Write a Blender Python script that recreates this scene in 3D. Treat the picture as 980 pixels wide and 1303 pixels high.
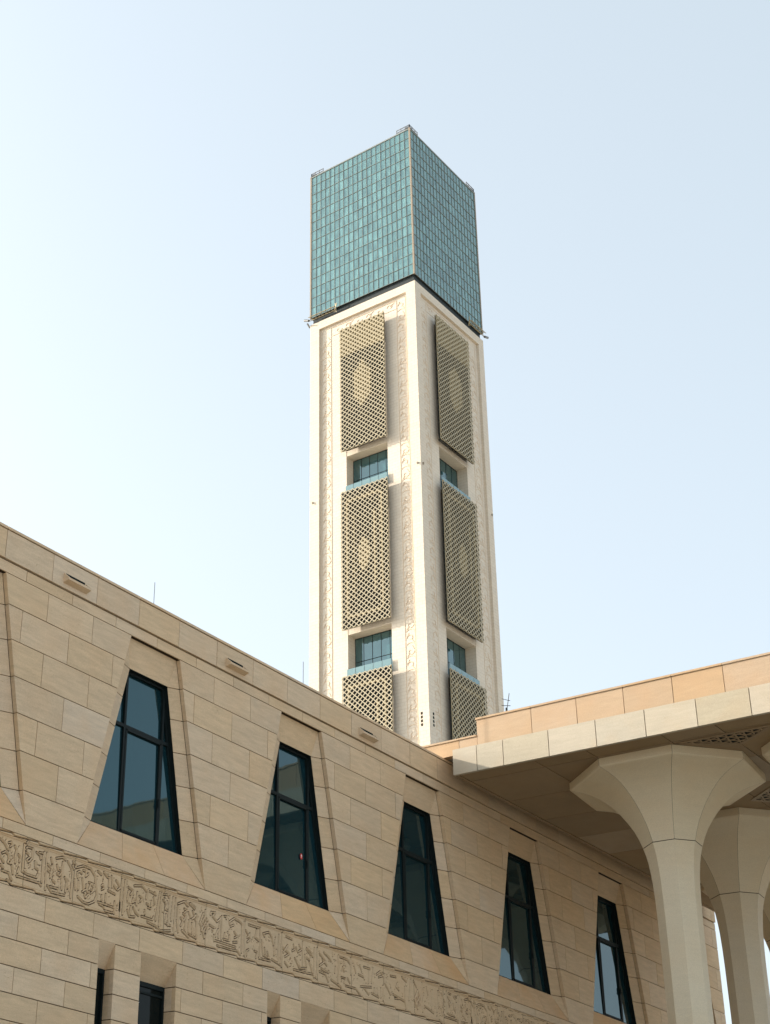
import bpy, math, random
import numpy as np
from mathutils import Vector, Matrix
random.seed(7)
R = math.radians
sc = bpy.context.scene
for o in list(bpy.data.objects): bpy.data.objects.remove(o)

# ------------------------------------------------------------------ camera
# X runs along the stone facade (away from us), Y away from us to the left, Z up; eye at z = 0, ground at z = -1.6
cam = bpy.data.cameras.new('camera'); camo = bpy.data.objects.new('camera', cam); sc.collection.objects.link(camo)
right = Vector((0.6670139179837906, -0.7428514352956629, 0.0571329878011512))
up = Vector((-0.368752090113805, -0.2625264639894626, 0.891684782724192))
fwd = Vector((0.6473903994133781, 0.6158340691975095, 0.4490368247293577))
m = Matrix((right, up, -fwd)).transposed().to_4x4()
camo.matrix_world = m
cam.sensor_fit = 'HORIZONTAL'; cam.sensor_width = 36.0
cam.lens = 1950.94 * 36.0 / 980.0
cam.shift_x = (490 - 160.712) / 980.0
cam.shift_y = (710.635 - 651.5) / 980.0
cam.clip_start = 0.1; cam.clip_end = 20000
sc.camera = camo

# ------------------------------------------------------------------ sky and sun
SUN = Vector((-0.30, 0.87, 0.37)).normalized()
sun_el = math.asin(SUN.z); sun_az = math.atan2(SUN.x, SUN.y)
w = bpy.data.worlds.new('World'); sc.world = w; w.use_nodes = True
nt = w.node_tree; nt.nodes.clear()
out = nt.nodes.new('ShaderNodeOutputWorld'); bg = nt.nodes.new('ShaderNodeBackground')
sky = nt.nodes.new('ShaderNodeTexSky'); sky.sky_type = 'NISHITA'; sky.sun_disc = False
sky.sun_elevation = sun_el; sky.sun_rotation = sun_az
sky.air_density = 1.0; sky.dust_density = 4.0; sky.ozone_density = 1.0; sky.altitude = 20
hs = nt.nodes.new('ShaderNodeHueSaturation'); hs.inputs['Saturation'].default_value = 0.5
mxs = nt.nodes.new('ShaderNodeMix'); mxs.data_type = 'RGBA'; mxs.inputs['Factor'].default_value = 0.54
mxs.inputs['B'].default_value = (1.50, 1.79, 1.90, 1)     # even veil of thin bright haze
nt.links.new(sky.outputs[0], hs.inputs['Color']); nt.links.new(hs.outputs[0], mxs.inputs['A']); nt.links.new(mxs.outputs['Result'], bg.inputs['Color'])
bg.inputs['Strength'].default_value = 0.12
nt.links.new(bg.outputs[0], out.inputs['Surface'])
sl = bpy.data.lights.new('sun', 'SUN'); so = bpy.data.objects.new('sun', sl); sc.collection.objects.link(so)
sl.energy = 2.0; sl.angle = R(0.6); sl.color = (1.0, 0.90, 0.76)
so.rotation_euler = SUN.to_track_quat('Z', 'Y').to_euler(); so.location = (-20, 60, 60)
sc.view_settings.view_transform = 'Standard'; sc.view_settings.look = 'None'
sc.view_settings.exposure = 1.9; sc.view_settings.gamma = 1.0
sc.cycles.diffuse_bounces = 5; sc.cycles.max_bounces = 8

# ------------------------------------------------------------------ materials
def mat(name): 
    mt = bpy.data.materials.new(name); mt.use_nodes = True
    n = mt.node_tree.nodes; l = mt.node_tree.links
    return mt, n, l, n['Principled BSDF']
def N(n, t, **k):
    nd = n.new(t)
    for a, b in k.items(): setattr(nd, a, b)
    return nd
def stone(name, col, var=0.10, vein=0.12, rough=0.72, pits=0.25, warm=0.35, vscale=(1.1, 1.1, 7.0), bump=0.25, patch=0.35, dark=(0.30, 0.20, 0.12)):
    """travertine: every piece a tone of its own, faint bedding streaks, small pits and brown stains"""
    mt, n, l, p = mat(name)
    tc = N(n, 'ShaderNodeTexCoord'); oi = N(n, 'ShaderNodeObjectInfo')
    off = N(n, 'ShaderNodeVectorMath', operation='SCALE'); off.inputs[0].default_value = (37.0, 91.0, 53.0)
    l.new(oi.outputs['Random'], off.inputs['Scale'])
    add = N(n, 'ShaderNodeVectorMath', operation='ADD'); l.new(tc.outputs['Object'], add.inputs[0]); l.new(off.outputs[0], add.inputs[1])
    mp = N(n, 'ShaderNodeMapping'); mp.inputs['Scale'].default_value = vscale; l.new(add.outputs[0], mp.inputs[0])
    nz = N(n, 'ShaderNodeTexNoise'); nz.inputs['Scale'].default_value = 1.3; nz.inputs['Detail'].default_value = 8; nz.inputs['Roughness'].default_value = 0.62; nz.inputs['Distortion'].default_value = 0.4
    l.new(mp.outputs[0], nz.inputs['Vector'])
    big = N(n, 'ShaderNodeTexNoise'); big.inputs['Scale'].default_value = 0.9; big.inputs['Detail'].default_value = 3; l.new(add.outputs[0], big.inputs['Vector'])
    # per piece value
    hsv = N(n, 'ShaderNodeHueSaturation'); hsv.inputs['Color'].default_value = (*col, 1)
    mr = N(n, 'ShaderNodeMapRange'); mr.inputs['To Min'].default_value = 1 - var; mr.inputs['To Max'].default_value = 1 + var; l.new(oi.outputs['Random'], mr.inputs['Value'])
    l.new(mr.outputs[0], hsv.inputs['Value'])
    wn = N(n, 'ShaderNodeTexWhiteNoise', noise_dimensions='1D'); l.new(oi.outputs['Random'], wn.inputs['W'])
    ms = N(n, 'ShaderNodeMapRange'); ms.inputs['To Min'].default_value = 1 - warm; ms.inputs['To Max'].default_value = 1 + warm; l.new(wn.outputs['Value'], ms.inputs['Value'])
    l.new(ms.outputs[0], hsv.inputs['Saturation'])
    odd = N(n, 'ShaderNodeMapRange'); odd.inputs['From Min'].default_value = 0.90; odd.inputs['From Max'].default_value = 0.93; odd.inputs['To Max'].default_value = 0.22 if warm > 0.05 else 0.0
    wn2 = N(n, 'ShaderNodeTexWhiteNoise', noise_dimensions='2D'); l.new(off.outputs[0], wn2.inputs['Vector']); l.new(wn2.outputs['Value'], odd.inputs['Value'])
    mo_ = N(n, 'ShaderNodeMix', data_type='RGBA'); l.new(odd.outputs[0], mo_.inputs['Factor']); l.new(hsv.outputs[0], mo_.inputs['A']); mo_.inputs['B'].default_value = (0.58, 0.53, 0.47, 1)
    r1 = N(n, 'ShaderNodeMapRange'); r1.inputs['From Min'].default_value = 0.3; r1.inputs['From Max'].default_value = 0.7
    r1.inputs['To Min'].default_value = 1 - vein; r1.inputs['To Max'].default_value = 1 + vein; l.new(nz.outputs['Fac'], r1.inputs['Value'])
    m1 = N(n, 'ShaderNodeMix', data_type='RGBA', blend_type='MULTIPLY'); m1.inputs['Factor'].default_value = 1
    l.new(mo_.outputs['Result'], m1.inputs['A']); l.new(r1.outputs[0], m1.inputs['B'])
    # warm patches
    r2 = N(n, 'ShaderNodeMapRange'); r2.inputs['From Min'].default_value = 0.5; r2.inputs['From Max'].default_value = 0.75; r2.inputs['From Min'].default_value = 0.46; r2.inputs['To Max'].default_value = patch * 1.3; l.new(big.outputs['Fac'], r2.inputs['Value'])
    m2 = N(n, 'ShaderNodeMix', data_type='RGBA'); l.new(r2.outputs[0], m2.inputs['Factor']); l.new(m1.outputs['Result'], m2.inputs['A'])
    m2.inputs['B'].default_value = (col[0] * 1.04, col[1] * 0.90, col[2] * 0.76, 1)
    # pits / short bedding cracks
    mp2 = N(n, 'ShaderNodeMapping'); mp2.inputs['Scale'].default_value = (5, 5, 20); l.new(add.outputs[0], mp2.inputs[0])
    pz = N(n, 'ShaderNodeTexNoise'); pz.inputs['Scale'].default_value = 2.2; pz.inputs['Detail'].default_value = 5; pz.inputs['Roughness'].default_value = 0.7; l.new(mp2.outputs[0], pz.inputs['Vector'])
    mask = N(n, 'ShaderNodeTexNoise'); mask.inputs['Scale'].default_value = 1.7; mask.inputs['Detail'].default_value = 2; l.new(add.outputs[0], mask.inputs['Vector'])
    rm = N(n, 'ShaderNodeMapRange'); rm.inputs['From Min'].default_value = 0.47; rm.inputs['From Max'].default_value = 0.68; l.new(mask.outputs['Fac'], rm.inputs['Value'])
    rp = N(n, 'ShaderNodeMapRange'); rp.inputs['From Min'].default_value = 0.60; rp.inputs['From Max'].default_value = 0.70; l.new(pz.outputs['Fac'], rp.inputs['Value'])
    mm = N(n, 'ShaderNodeMath', operation='MULTIPLY'); l.new(rm.outputs[0], mm.inputs[0]); l.new(rp.outputs[0], mm.inputs[1])
    mk_ = N(n, 'ShaderNodeMath', operation='MULTIPLY'); mk_.inputs[1].default_value = pits; l.new(mm.outputs[0], mk_.inputs[0])
    m3 = N(n, 'ShaderNodeMix', data_type='RGBA'); l.new(mk_.outputs[0], m3.inputs['Factor']); l.new(m2.outputs['Result'], m3.inputs['A'])
    m3.inputs['B'].default_value = (col[0] * dark[0] * 1.6, col[1] * dark[1] * 2.0, col[2] * dark[2] * 2.4, 1)
    # fine grain
    gz = N(n, 'ShaderNodeTexNoise'); gz.inputs['Scale'].default_value = 38; gz.inputs['Detail'].default_value = 3; l.new(add.outputs[0], gz.inputs['Vector'])
    rg = N(n, 'ShaderNodeMapRange'); rg.inputs['From Min'].default_value = 0.3; rg.inputs['From Max'].default_value = 0.7; rg.inputs['To Min'].default_value = 0.93; rg.inputs['To Max'].default_value = 1.07; l.new(gz.outputs['Fac'], rg.inputs['Value'])
    m4 = N(n, 'ShaderNodeMix', data_type='RGBA', blend_type='MULTIPLY'); m4.inputs['Factor'].default_value = 1; l.new(m3.outputs['Result'], m4.inputs['A']); l.new(rg.outputs[0], m4.inputs['B'])
    l.new(m4.outputs['Result'], p.inputs['Base Color']); p.inputs['Roughness'].default_value = rough
    p.inputs['Specular IOR Level'].default_value = 0.3
    bp = N(n, 'ShaderNodeBump'); bp.inputs['Strength'].default_value = bump; bp.inputs['Distance'].default_value = 0.01
    l.new(pz.outputs['Fac'], bp.inputs['Height']); l.new(bp.outputs[0], p.inputs['Normal'])
    return mt
def flat(name, col, rough=0.6, metal=0.0, spec=0.4, vary=0.08, scale=3.0):
    mt, n, l, p = mat(name)
    tc = N(n, 'ShaderNodeTexCoord'); nz = N(n, 'ShaderNodeTexNoise'); nz.inputs['Scale'].default_value = scale; nz.inputs['Detail'].default_value = 5
    l.new(tc.outputs['Object'], nz.inputs['Vector'])
    r = N(n, 'ShaderNodeMapRange'); r.inputs['From Min'].default_value = 0.3; r.inputs['From Max'].default_value = 0.7; r.inputs['To Min'].default_value = 1 - vary; r.inputs['To Max'].default_value = 1 + vary
    l.new(nz.outputs['Fac'], r.inputs['Value'])
    mx = N(n, 'ShaderNodeMix', data_type='RGBA', blend_type='MULTIPLY'); mx.inputs['Factor'].default_value = 1; mx.inputs['A'].default_value = (*col, 1); l.new(r.outputs[0], mx.inputs['B'])
    l.new(mx.outputs['Result'], p.inputs['Base Color']); p.inputs['Roughness'].default_value = rough; p.inputs['Metallic'].default_value = metal; p.inputs['Specular IOR Level'].default_value = spec
    return mt
def glass(name, col, ior=1.9, rough=0.03, wob=0.02, wscale=0.6, tint=(1, 1, 1), attr=None, jit=0.0):
    """coated facade glass: dark body with a strong, slightly wavy mirror coat"""
    mt, n, l, p = mat(name)
    p.inputs['Base Color'].default_value = (*col, 1); p.inputs['Roughness'].default_value = rough
    p.inputs['IOR'].default_value = ior; p.inputs['Specular Tint'].default_value = (*tint, 1)
    tc = N(n, 'ShaderNodeTexCoord'); nz = N(n, 'ShaderNodeTexNoise'); nz.inputs['Scale'].default_value = wscale; nz.inputs['Detail'].default_value = 2
    l.new(tc.outputs['Object'], nz.inputs['Vector'])
    bp = N(n, 'ShaderNodeBump'); bp.inputs['Strength'].default_value = wob; bp.inputs['Distance'].default_value = 0.5
    l.new(nz.outputs['Fac'], bp.inputs['Height']); l.new(bp.outputs[0], p.inputs['Normal'])
    if attr:
        at = N(n, 'ShaderNodeAttribute', attribute_name=attr)
        ra = N(n, 'ShaderNodeMapRange'); ra.inputs['To Min'].default_value = 1 - jit; ra.inputs['To Max'].default_value = 1 + jit * 1.6; l.new(at.outputs['Fac'], ra.inputs['Value'])
        mx = N(n, 'ShaderNodeMix', data_type='RGBA', blend_type='MULTIPLY'); mx.inputs['Factor'].default_value = 1; mx.inputs['A'].default_value = (*col, 1); l.new(ra.outputs[0], mx.inputs['B'])
        mp = N(n, 'ShaderNodeMapping'); mp.inputs['Scale'].default_value = (0.8, 0.8, 0.28); l.new(tc.outputs['Object'], mp.inputs[0])
        nn = N(n, 'ShaderNodeTexNoise'); nn.inputs['Scale'].default_value = 1.2; nn.inputs['Detail'].default_value = 5; nn.inputs['Roughness'].default_value = 0.7; l.new(mp.outputs[0], nn.inputs['Vector'])
        rn = N(n, 'ShaderNodeMapRange'); rn.inputs['From Min'].default_value = 0.35; rn.inputs['From Max'].default_value = 0.68; rn.inputs['To Min'].default_value = 0.72; rn.inputs['To Max'].default_value = 1.6; l.new(nn.outputs['Fac'], rn.inputs['Value'])
        m5 = N(n, 'ShaderNodeMix', data_type='RGBA', blend_type='MULTIPLY'); m5.inputs['Factor'].default_value = 1; l.new(mx.outputs['Result'], m5.inputs['A']); l.new(rn.outputs[0], m5.inputs['B'])
        l.new(m5.outputs['Result'], p.inputs['Base Color'])
    return mt
M = {}
M['wall'] = stone('facade_travertine', (0.605, 0.460, 0.306), var=0.05, vein=0.12, warm=0.085, pits=1.0, patch=0.25)
M['sill'] = stone('sill_travertine', (0.60, 0.415, 0.245), var=0.04, vein=0.12, warm=0.12, patch=0.6, pits=0.3)
M['relief'] = stone('carved_travertine', (0.59, 0.438, 0.278), var=0.03, vein=0.06, warm=0.04, pits=0.1, patch=0.3, bump=0.1)
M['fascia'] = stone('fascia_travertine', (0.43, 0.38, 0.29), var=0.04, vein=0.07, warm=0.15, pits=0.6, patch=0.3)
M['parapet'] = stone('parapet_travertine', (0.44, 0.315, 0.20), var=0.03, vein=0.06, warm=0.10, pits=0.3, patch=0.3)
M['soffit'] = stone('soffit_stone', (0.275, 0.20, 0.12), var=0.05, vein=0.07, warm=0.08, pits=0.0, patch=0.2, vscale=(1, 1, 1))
M['column'] = stone('column_cast_stone', (0.68, 0.60, 0.455), var=0.03, vein=0.03, warm=0.08, pits=0.05, patch=0.2, rough=0.6, bump=0.06)
M['tower'] = stone('tower_travertine', (0.70, 0.625, 0.52), var=0.02, vein=0.05, warm=0.03, pits=0.0, patch=0.12, vscale=(0.25, 0.25, 0.7), bump=0.0)
M['towercarve'] = stone('tower_carved_stone', (0.66, 0.54, 0.41), var=0.02, vein=0.05, warm=0.03, pits=0.0, patch=0.3, vscale=(0.5, 0.5, 1.0), bump=0.0)
def add_courses(mt, rows, length, amt):
    n = mt.node_tree.nodes; l = mt.node_tree.links; p = n['Principled BSDF']; src = p.inputs['Base Color'].links[0].from_socket
    tc = N(n, 'ShaderNodeTexCoord'); sp = N(n, 'ShaderNodeSeparateXYZ'); l.new(tc.outputs['Object'], sp.inputs[0])
    ad = N(n, 'ShaderNodeMath', operation='ADD'); l.new(sp.outputs[0], ad.inputs[0]); l.new(sp.outputs[1], ad.inputs[1])
    cb = N(n, 'ShaderNodeCombineXYZ'); l.new(ad.outputs[0], cb.inputs[0]); l.new(sp.outputs[2], cb.inputs[1])
    bk = N(n, 'ShaderNodeTexBrick'); bk.inputs['Scale'].default_value = 1.0; bk.inputs['Brick Width'].default_value = length; bk.inputs['Row Height'].default_value = rows; bk.inputs['Mortar Size'].default_value = 0.035
    bk.inputs['Color1'].default_value = (1, 1, 1, 1); bk.inputs['Color2'].default_value = (1 - amt, 1 - amt, 1 - amt, 1); bk.inputs['Mortar'].default_value = (0.80, 0.76, 0.70, 1); l.new(cb.outputs[0], bk.inputs['Vector'])
    mx = N(n, 'ShaderNodeMix', data_type='RGBA', blend_type='MULTIPLY'); mx.inputs['Factor'].default_value = 0.8; l.new(src, mx.inputs['A']); l.new(bk.outputs['Color'], mx.inputs['B']); l.new(mx.outputs['Result'], p.inputs['Base Color'])
add_courses(M['tower'], 0.66, 1.32, 0.05)
M['screen'] = flat('screen_cast_metal', (0.42, 0.365, 0.25), 0.55, 0.0, 0.4, 0.06, 0.4)
M['screen_gold'] = flat('screen_back_layer', (0.36, 0.29, 0.16), 0.6, 0.0, 0.4, 0.1, 0.4)
M['void'] = flat('painted_void_dark', (0.012, 0.018, 0.018), 0.8, 0, 0.1, 0.2, 1.0)  # near-black colour standing in for the shade inside openings
M['joint'] = flat('joint_mortar', (0.05, 0.037, 0.026), 0.9, 0, 0.1, 0.2, 4.0)
M['frame'] = flat('window_frame_dark', (0.007, 0.013, 0.014), 0.6, 0.0, 0.18, 0.1, 4.0)
M['glass'] = glass('window_glass', (0.006, 0.026, 0.034), ior=1.68, wob=0.012, wscale=0.7, tint=(0.48, 0.90, 1.0))
M['slotglass'] = glass('slot_glass', (0.005, 0.009, 0.009), ior=1.22, wob=0.01)
M['curtain'] = glass('lantern_glass', (0.085, 0.175, 0.175), ior=2.35, rough=0.06, wob=0.06, wscale=0.35, tint=(0.68, 0.92, 0.97), attr='tone', jit=0.16)
M['mullion'] = flat('lantern_mullion', (0.24, 0.26, 0.245), 0.5, 0.0, 0.4, 0.05, 0.3)
M['towerglass'] = glass('tower_window_glass', (0.03, 0.085, 0.095), ior=2.3, tint=(0.7, 0.95, 1.0))
M['balglass'] = glass('balustrade_glass', (0.16, 0.26, 0.28), ior=1.9, rough=0.12, tint=(0.8, 1, 1))
M['trim'] = flat('corner_trim', (0.30, 0.245, 0.18), 0.5, 0, 0.4, 0.05, 0.2)
M['darkband'] = flat('dark_band_metal', (0.025, 0.034, 0.036), 0.6, 0, 0.3, 0.1, 0.3)
M['steel'] = flat('painted_steel', (0.22, 0.225, 0.23), 0.45, 0.4, 0.5, 0.1, 2.0)
M['gold'] = flat('gondola_rail_yellow', (0.36, 0.29, 0.16), 0.5, 0.1, 0.5, 0.15, 1.0)
M['red'] = flat('red_sticker', (0.55, 0.03, 0.03), 0.5, 0, 0.4, 0.02, 3)
M['white'] = flat('white_paint', (0.75, 0.75, 0.73), 0.5, 0, 0.4, 0.02, 3)
M['paving'] = stone('courtyard_paving', (0.36, 0.32, 0.26), var=0.03, vein=0.06, warm=0.05, pits=0.0, patch=0.2, vscale=(1, 1, 1))
M['roof'] = flat('roof_membrane', (0.30, 0.27, 0.23), 0.9, 0, 0.2, 0.15, 0.5)

# ------------------------------------------------------------------ helpers
def link(o, parent=None, loc=None, **tags):
    sc.collection.objects.link(o)
    if loc is not None: o.location = loc
    if parent is not None: o.parent = parent
    for k, v in tags.items(): o[k] = v
    return o
def wloc(o):
    v = Vector(o.location)
    while o.parent: o = o.parent; v = v + Vector(o.location)
    return v
def mk(name, V, F, m_, parent=None, **tags):
    """mesh from world coordinates; the origin goes to its centre"""
    V = np.asarray(V, float); c = (V.min(0) + V.max(0)) / 2
    me = bpy.data.meshes.new(name); me.from_pydata((V - c).tolist(), [], F); me.materials.append(m_)
    o = bpy.data.objects.new(name, me)
    base = wloc(parent) if parent is not None else Vector((0, 0, 0))
    return link(o, parent, Vector(c) - base, **tags)
def empty(name, loc, **tags):
    o = bpy.data.objects.new(name, None); o.empty_display_size = 0.5
    return link(o, None, loc, **tags)
class MB:
    def __init__(s): s.V = []; s.F = []
    def add(s, V, F):
        b = len(s.V); s.V += [tuple(map(float, v)) for v in V]; s.F += [tuple(i + b for i in f) for f in F]; return s
    def box(s, x0, x1, y0, y1, z0, z1):
        V = [(x, y, z) for x in (x0, x1) for y in (y0, y1) for z in (z0, z1)]
        return s.add(V, [(0, 1, 3, 2), (4, 6, 7, 5), (0, 4, 5, 1), (2, 3, 7, 6), (0, 2, 6, 4), (1, 5, 7, 3)])
    def ext(s, P, vec):
        P = [Vector(p) for p in P]; n = len(P); v = Vector(vec)
        V = P + [p + v for p in P]
        F = [tuple(range(n)), tuple(range(2 * n - 1, n - 1, -1))] + [(i, n + i, n + (i + 1) % n, (i + 1) % n) for i in range(n)]
        return s.add(V, F)
    def bar(s, a, b, w_, nrm, d):
        """flat bar from a to b, width w_, extruded d along nrm"""
        a = Vector(a); b = Vector(b); nrm = Vector(nrm).normalized(); t = (b - a).normalized(); sd = t.cross(nrm) * (w_ / 2)
        return s.ext([a + sd, b + sd, b - sd, a - sd], nrm * d)
    def tube(s, pts, r, k=6):
        pts = [Vector(p) for p in pts]; b = len(s.V)
        for i, p in enumerate(pts):
            t = (pts[min(i + 1, len(pts) - 1)] - pts[max(i - 1, 0)]).normalized()
            u = t.orthogonal().normalized(); v = t.cross(u)
            for j in range(k):
                a = 2 * math.pi * j / k; s.V.append(tuple(p + (u * math.cos(a) + v * math.sin(a)) * r))
        for i in range(len(pts) - 1):
            for j in range(k):
                s.F.append((b + i * k + j, b + i * k + (j + 1) % k, b + (i + 1) * k + (j + 1) % k, b + (i + 1) * k + j))
        s.F.append(tuple(b + j for j in range(k))); s.F.append(tuple(b + (len(pts) - 1) * k + j for j in range(k)))
        return s
    def build(s, name, m_, parent=None, **tags): return mk(name, s.V, s.F, m_, parent, **tags)
def tag(o, **k):
    for a, b in k.items(): o[a] = b
    return o

GZ = -1.6
# ------------------------------------------------------------------ ground
g = MB(); g.add([(-3000, -3000, GZ), (6000, -3000, GZ), (6000, 6000, GZ), (-3000, 6000, GZ)], [(0, 1, 2, 3)])
g.build('ground', M['paving'], None, kind='structure')
tiles = MB()

# ================================================================== THE STONE BUILDING
FY = 24.0; XL, XR = 8.0, 60.5; PITCH = 6.24; G = 0.0105
bld = empty('stone_building', (XL, FY, GZ), label='long travertine-clad building with slanted trapezoid windows and a carved script band', category='building')
CEN = 26.53
def outl(k, z):           # left / right outline of the surround of window k at height z
    t = (15.50 - z) / 5.68; c = CEN + k * PITCH
    return c - 0.93 - 1.38 * t, c + 0.95 + 1.32 * t
KS = range(-3, 6)         # window numbers
ROWS = [(9.80, 10.565, 0), (10.565, 11.43, 1), (11.43, 12.27, 0), (12.27, 13.10, 1), (13.10, 13.94, 0), (13.94, 14.755, 1), (14.755, 15.50, 0)]
nslab = [0]
def slabmesh(mb, P, y0, y1):
    mb.ext([(x, y0, z) for x, z in P], (0, y1 - y0, 0))
def wallslab(x00, x01, x10, x11, z0, z1, name='wall_stone', m_=None, y=FY, th=0.12):
    """x00,x01 left/right at z0; x10,x11 left/right at z1"""
    nslab[0] += 1
    dy = random.uniform(-0.002, 0.002)
    mb = MB(); slabmesh(mb, [(x00, z0 + G), (x01, z0 + G), (x11, z1 - G), (x10, z1 - G)], y + dy, y + th)
    return mb.build(name, m_ or M['wall'], bld)
core = MB()
def joints(a, b, par):
    x = 22.65 + (0.78 if par else 0.0) - 1.56 * 40; out = []
    while x < b:
        if x > a: out.append(x)
        x += 1.56
    return out
far = MB()
for z0, z1, par in ROWS:
    for k in list(KS) + [KS[-1] + 1]:
        l0 = XL if k == KS[0] else outl(k - 1, z0)[1]; l1 = XL if k == KS[0] else outl(k - 1, z1)[1]
        if k == KS[-1] + 1: r0 = r1 = XR
        else: r0, r1 = outl(k, z0)[0], outl(k, z1)[0]
        if k == KS[-1] + 1 and l0 > XR - 0.2: continue
        js = joints(max(l0, l1) + 0.17, min(r0, r1) - 0.17, par)
        E = [(l0, l1)] + [(j, j) for j in js] + [(r0, r1)]
        for i in range(len(E) - 1):
            a0, a1 = E[i]; b0, b1 = E[i + 1]
            ga = 0 if i == 0 else G * .7; gb = 0 if i == len(E) - 2 else G * .7
            P = [(a0 + ga, z0 + G), (b0 - gb, z0 + G), (b1 - gb, z1 - G), (a1 + ga, z1 - G)]
            if b0 < 20.6: slabmesh(far, P, FY, FY + 0.12)
            else: wallslab(P[0][0], P[1][0], P[3][0], P[2][0], z0, z1)
        core.ext([(l0 + 0.03, FY + 0.035, z0), (r0 - 0.03, FY + 0.035, z0), (r1 - 0.03, FY + 0.035, z1), (l1 + 0.03, FY + 0.035, z1)], (0, 0.08, 0))
        core.ext([(l0 - 0.03, FY + 0.13, z0), (r0 + 0.03, FY + 0.13, z0), (r1 + 0.03, FY + 0.13, z1), (l1 - 0.03, FY + 0.13, z1)], (0, 0.6, 0))
def band(z0, z1, par_off, name, y, th, pitch=1.56, m_=None, x0=XL, x1=XR, mn=20.6):
    j = [x0] + [q for q in np.arange(par_off - pitch * 40, x1 - 0.15, pitch) if q > x0 + 0.15] + [x1]
    for a, b in zip(j[:-1], j[1:]):
        P = [(a + G * .7, z0 + G), (b - G * .7, z0 + G), (b - G * .7, z1 - G), (a + G * .7, z1 - G)]
        if b < mn: slabmesh(far, P, y, y + th)
        else: wallslab(P[0][0], P[1][0], P[3][0], P[2][0], z0, z1, name, m_, y, th)
band(15.50, 15.79, 21.89, 'frieze_course_stone', FY, 0.12)
band(15.805, 16.545, 21.11, 'parapet_stone', FY - 0.045, 0.17)
band(16.55, 16.635, 21.11, 'coping_stone', FY - 0.065, 0.45)
band(9.555, 9.80, 21.88, 'frieze_course_stone', FY, 0.12)
core.box(XL, XR, FY + 0.035, FY + 0.735, 15.50, 16.54)
core.box(XL, XR, FY + 0.035, FY + 0.735, 8.36, 9.80)
core.build('wall_core', M['joint'], bld)

# lower rows, cut by the narrow recesses
LZ = [8.385, 7.83, 7.275, 6.72, 6.165, 5.61, 5.05, 4.50, 3.94, 3.385, 2.83, 2.275, 1.72, 1.165, 0.61, 0.05, -0.5, -1.055, GZ]
SLOTS = []
for k in range(-3, 6):
    SLOTS += [(25.15 + k * PITCH, 25.69 + k * PITCH), (26.58 + k * PITCH, 27.85 + k * PITCH)]
SLOTB = 3.94
lowcore = MB()
for i in range(len(LZ) - 1):
    z1, z0 = LZ[i], LZ[i + 1]; par = i % 2
    off = 23.37 if not par else 22.60
    cuts = []
    if z1 <= 7.84 and z0 >= SLOTB - 0.01:
        cuts = [s for s in SLOTS if s[0] > XL + .3 and s[1] < XR - .3]
    edges = [XL] + [q for s in cuts for q in s] + [XR]
    for e in range(0, len(edges), 2):
        a, b = edges[e], edges[e + 1]
        js = [q for q in np.arange(off - 1.56 * 40, b, 1.56) if a + 0.13 < q < b - 0.13]
        E = [a] + js + [b]
        lowcore.box(a + 0.01, b - 0.01, FY + 0.035, FY + 0.6, z0, z1)
        for q in range(len(E) - 1):
            ga = 0 if q == 0 else G * .7; gb = 0 if q == len(E) - 2 else G * .7
            P = [(E[q] + ga, z0 + G), (E[q + 1] - gb, z0 + G), (E[q + 1] - gb, z1 - G), (E[q] + ga, z1 - G)]
            if z1 < 6.7 or E[q + 1] < 20.6 or E[q] > 42: slabmesh(far, P, FY, FY + 0.12)
            else: wallslab(P[0][0], P[1][0], P[3][0], P[2][0], z0, z1, 'lower_wall_stone', None, FY)
lowcore.build('wall_core', M['joint'], bld)
far.build('wall_stones_out_of_view', M['wall'], bld, kind='stuff')

# narrow recesses below the frieze
for n_, (a, b) in enumerate(SLOTS):
    if a < XL + .3 or b > XR - .3: continue
    vis = 20 < a < 42
    d = 0.30 if b - a < 1 else 0.36
    hd = MB()   # sloping head stone
    hd.ext([(a, FY + 0.004, 7.822), (b, FY + 0.004, 7.822), (b, FY + d, 7.285), (a, FY + d, 7.285)], (0, 0.08, 0.12))
    hd.build('sloping_head_stone', M['wall'], bld)
    for z1, z0 in zip(LZ[1:], LZ[2:]):
        if z0 < SLOTB - .01: break
        for xx, sg in ((a, -1), (b, 1)):
            jb = MB(); jb.ext([(xx, FY + 0.125, z0 + G), (xx, FY + d + .1, z0 + G), (xx, FY + d + .1, z1 - G), (xx, FY + 0.125, z1 - G)], (sg * 0.10, 0, 0))
            jb.build('recess_jamb_stone', M['wall'], bld)
    gl = MB(); gl.box(a - .05, b + .05, FY + d + 0.03, FY + d + 0.05, SLOTB, 7.4)
    go = gl.build('slot_window', M['slotglass'], bld)
    fr = MB(); y0 = FY + d - 0.02
    fr.box(a, a + 0.05, y0, y0 + .05, SLOTB, 7.28); fr.box(b - 0.05, b, y0, y0 + .05, SLOTB, 7.28); fr.box(a + .05, b - .05, y0 + .002, y0 + .05, 7.18, 7.285)
    if b - a > 1: fr.box(a + .06, b - .06, y0 + .01, y0 + .05, 7.02, 7.07)
    fr.build('frame', M['frame'], go)
    if b - a > 1:
        h = MB(); h.tube([(a + 0.10, y0 - 0.02, 6.74), (a + 0.12, y0 - 0.07, 6.745), (a + 0.30, y0 - 0.07, 6.77)], 0.013)
        h.build('handle', M['white'], go)

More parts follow.
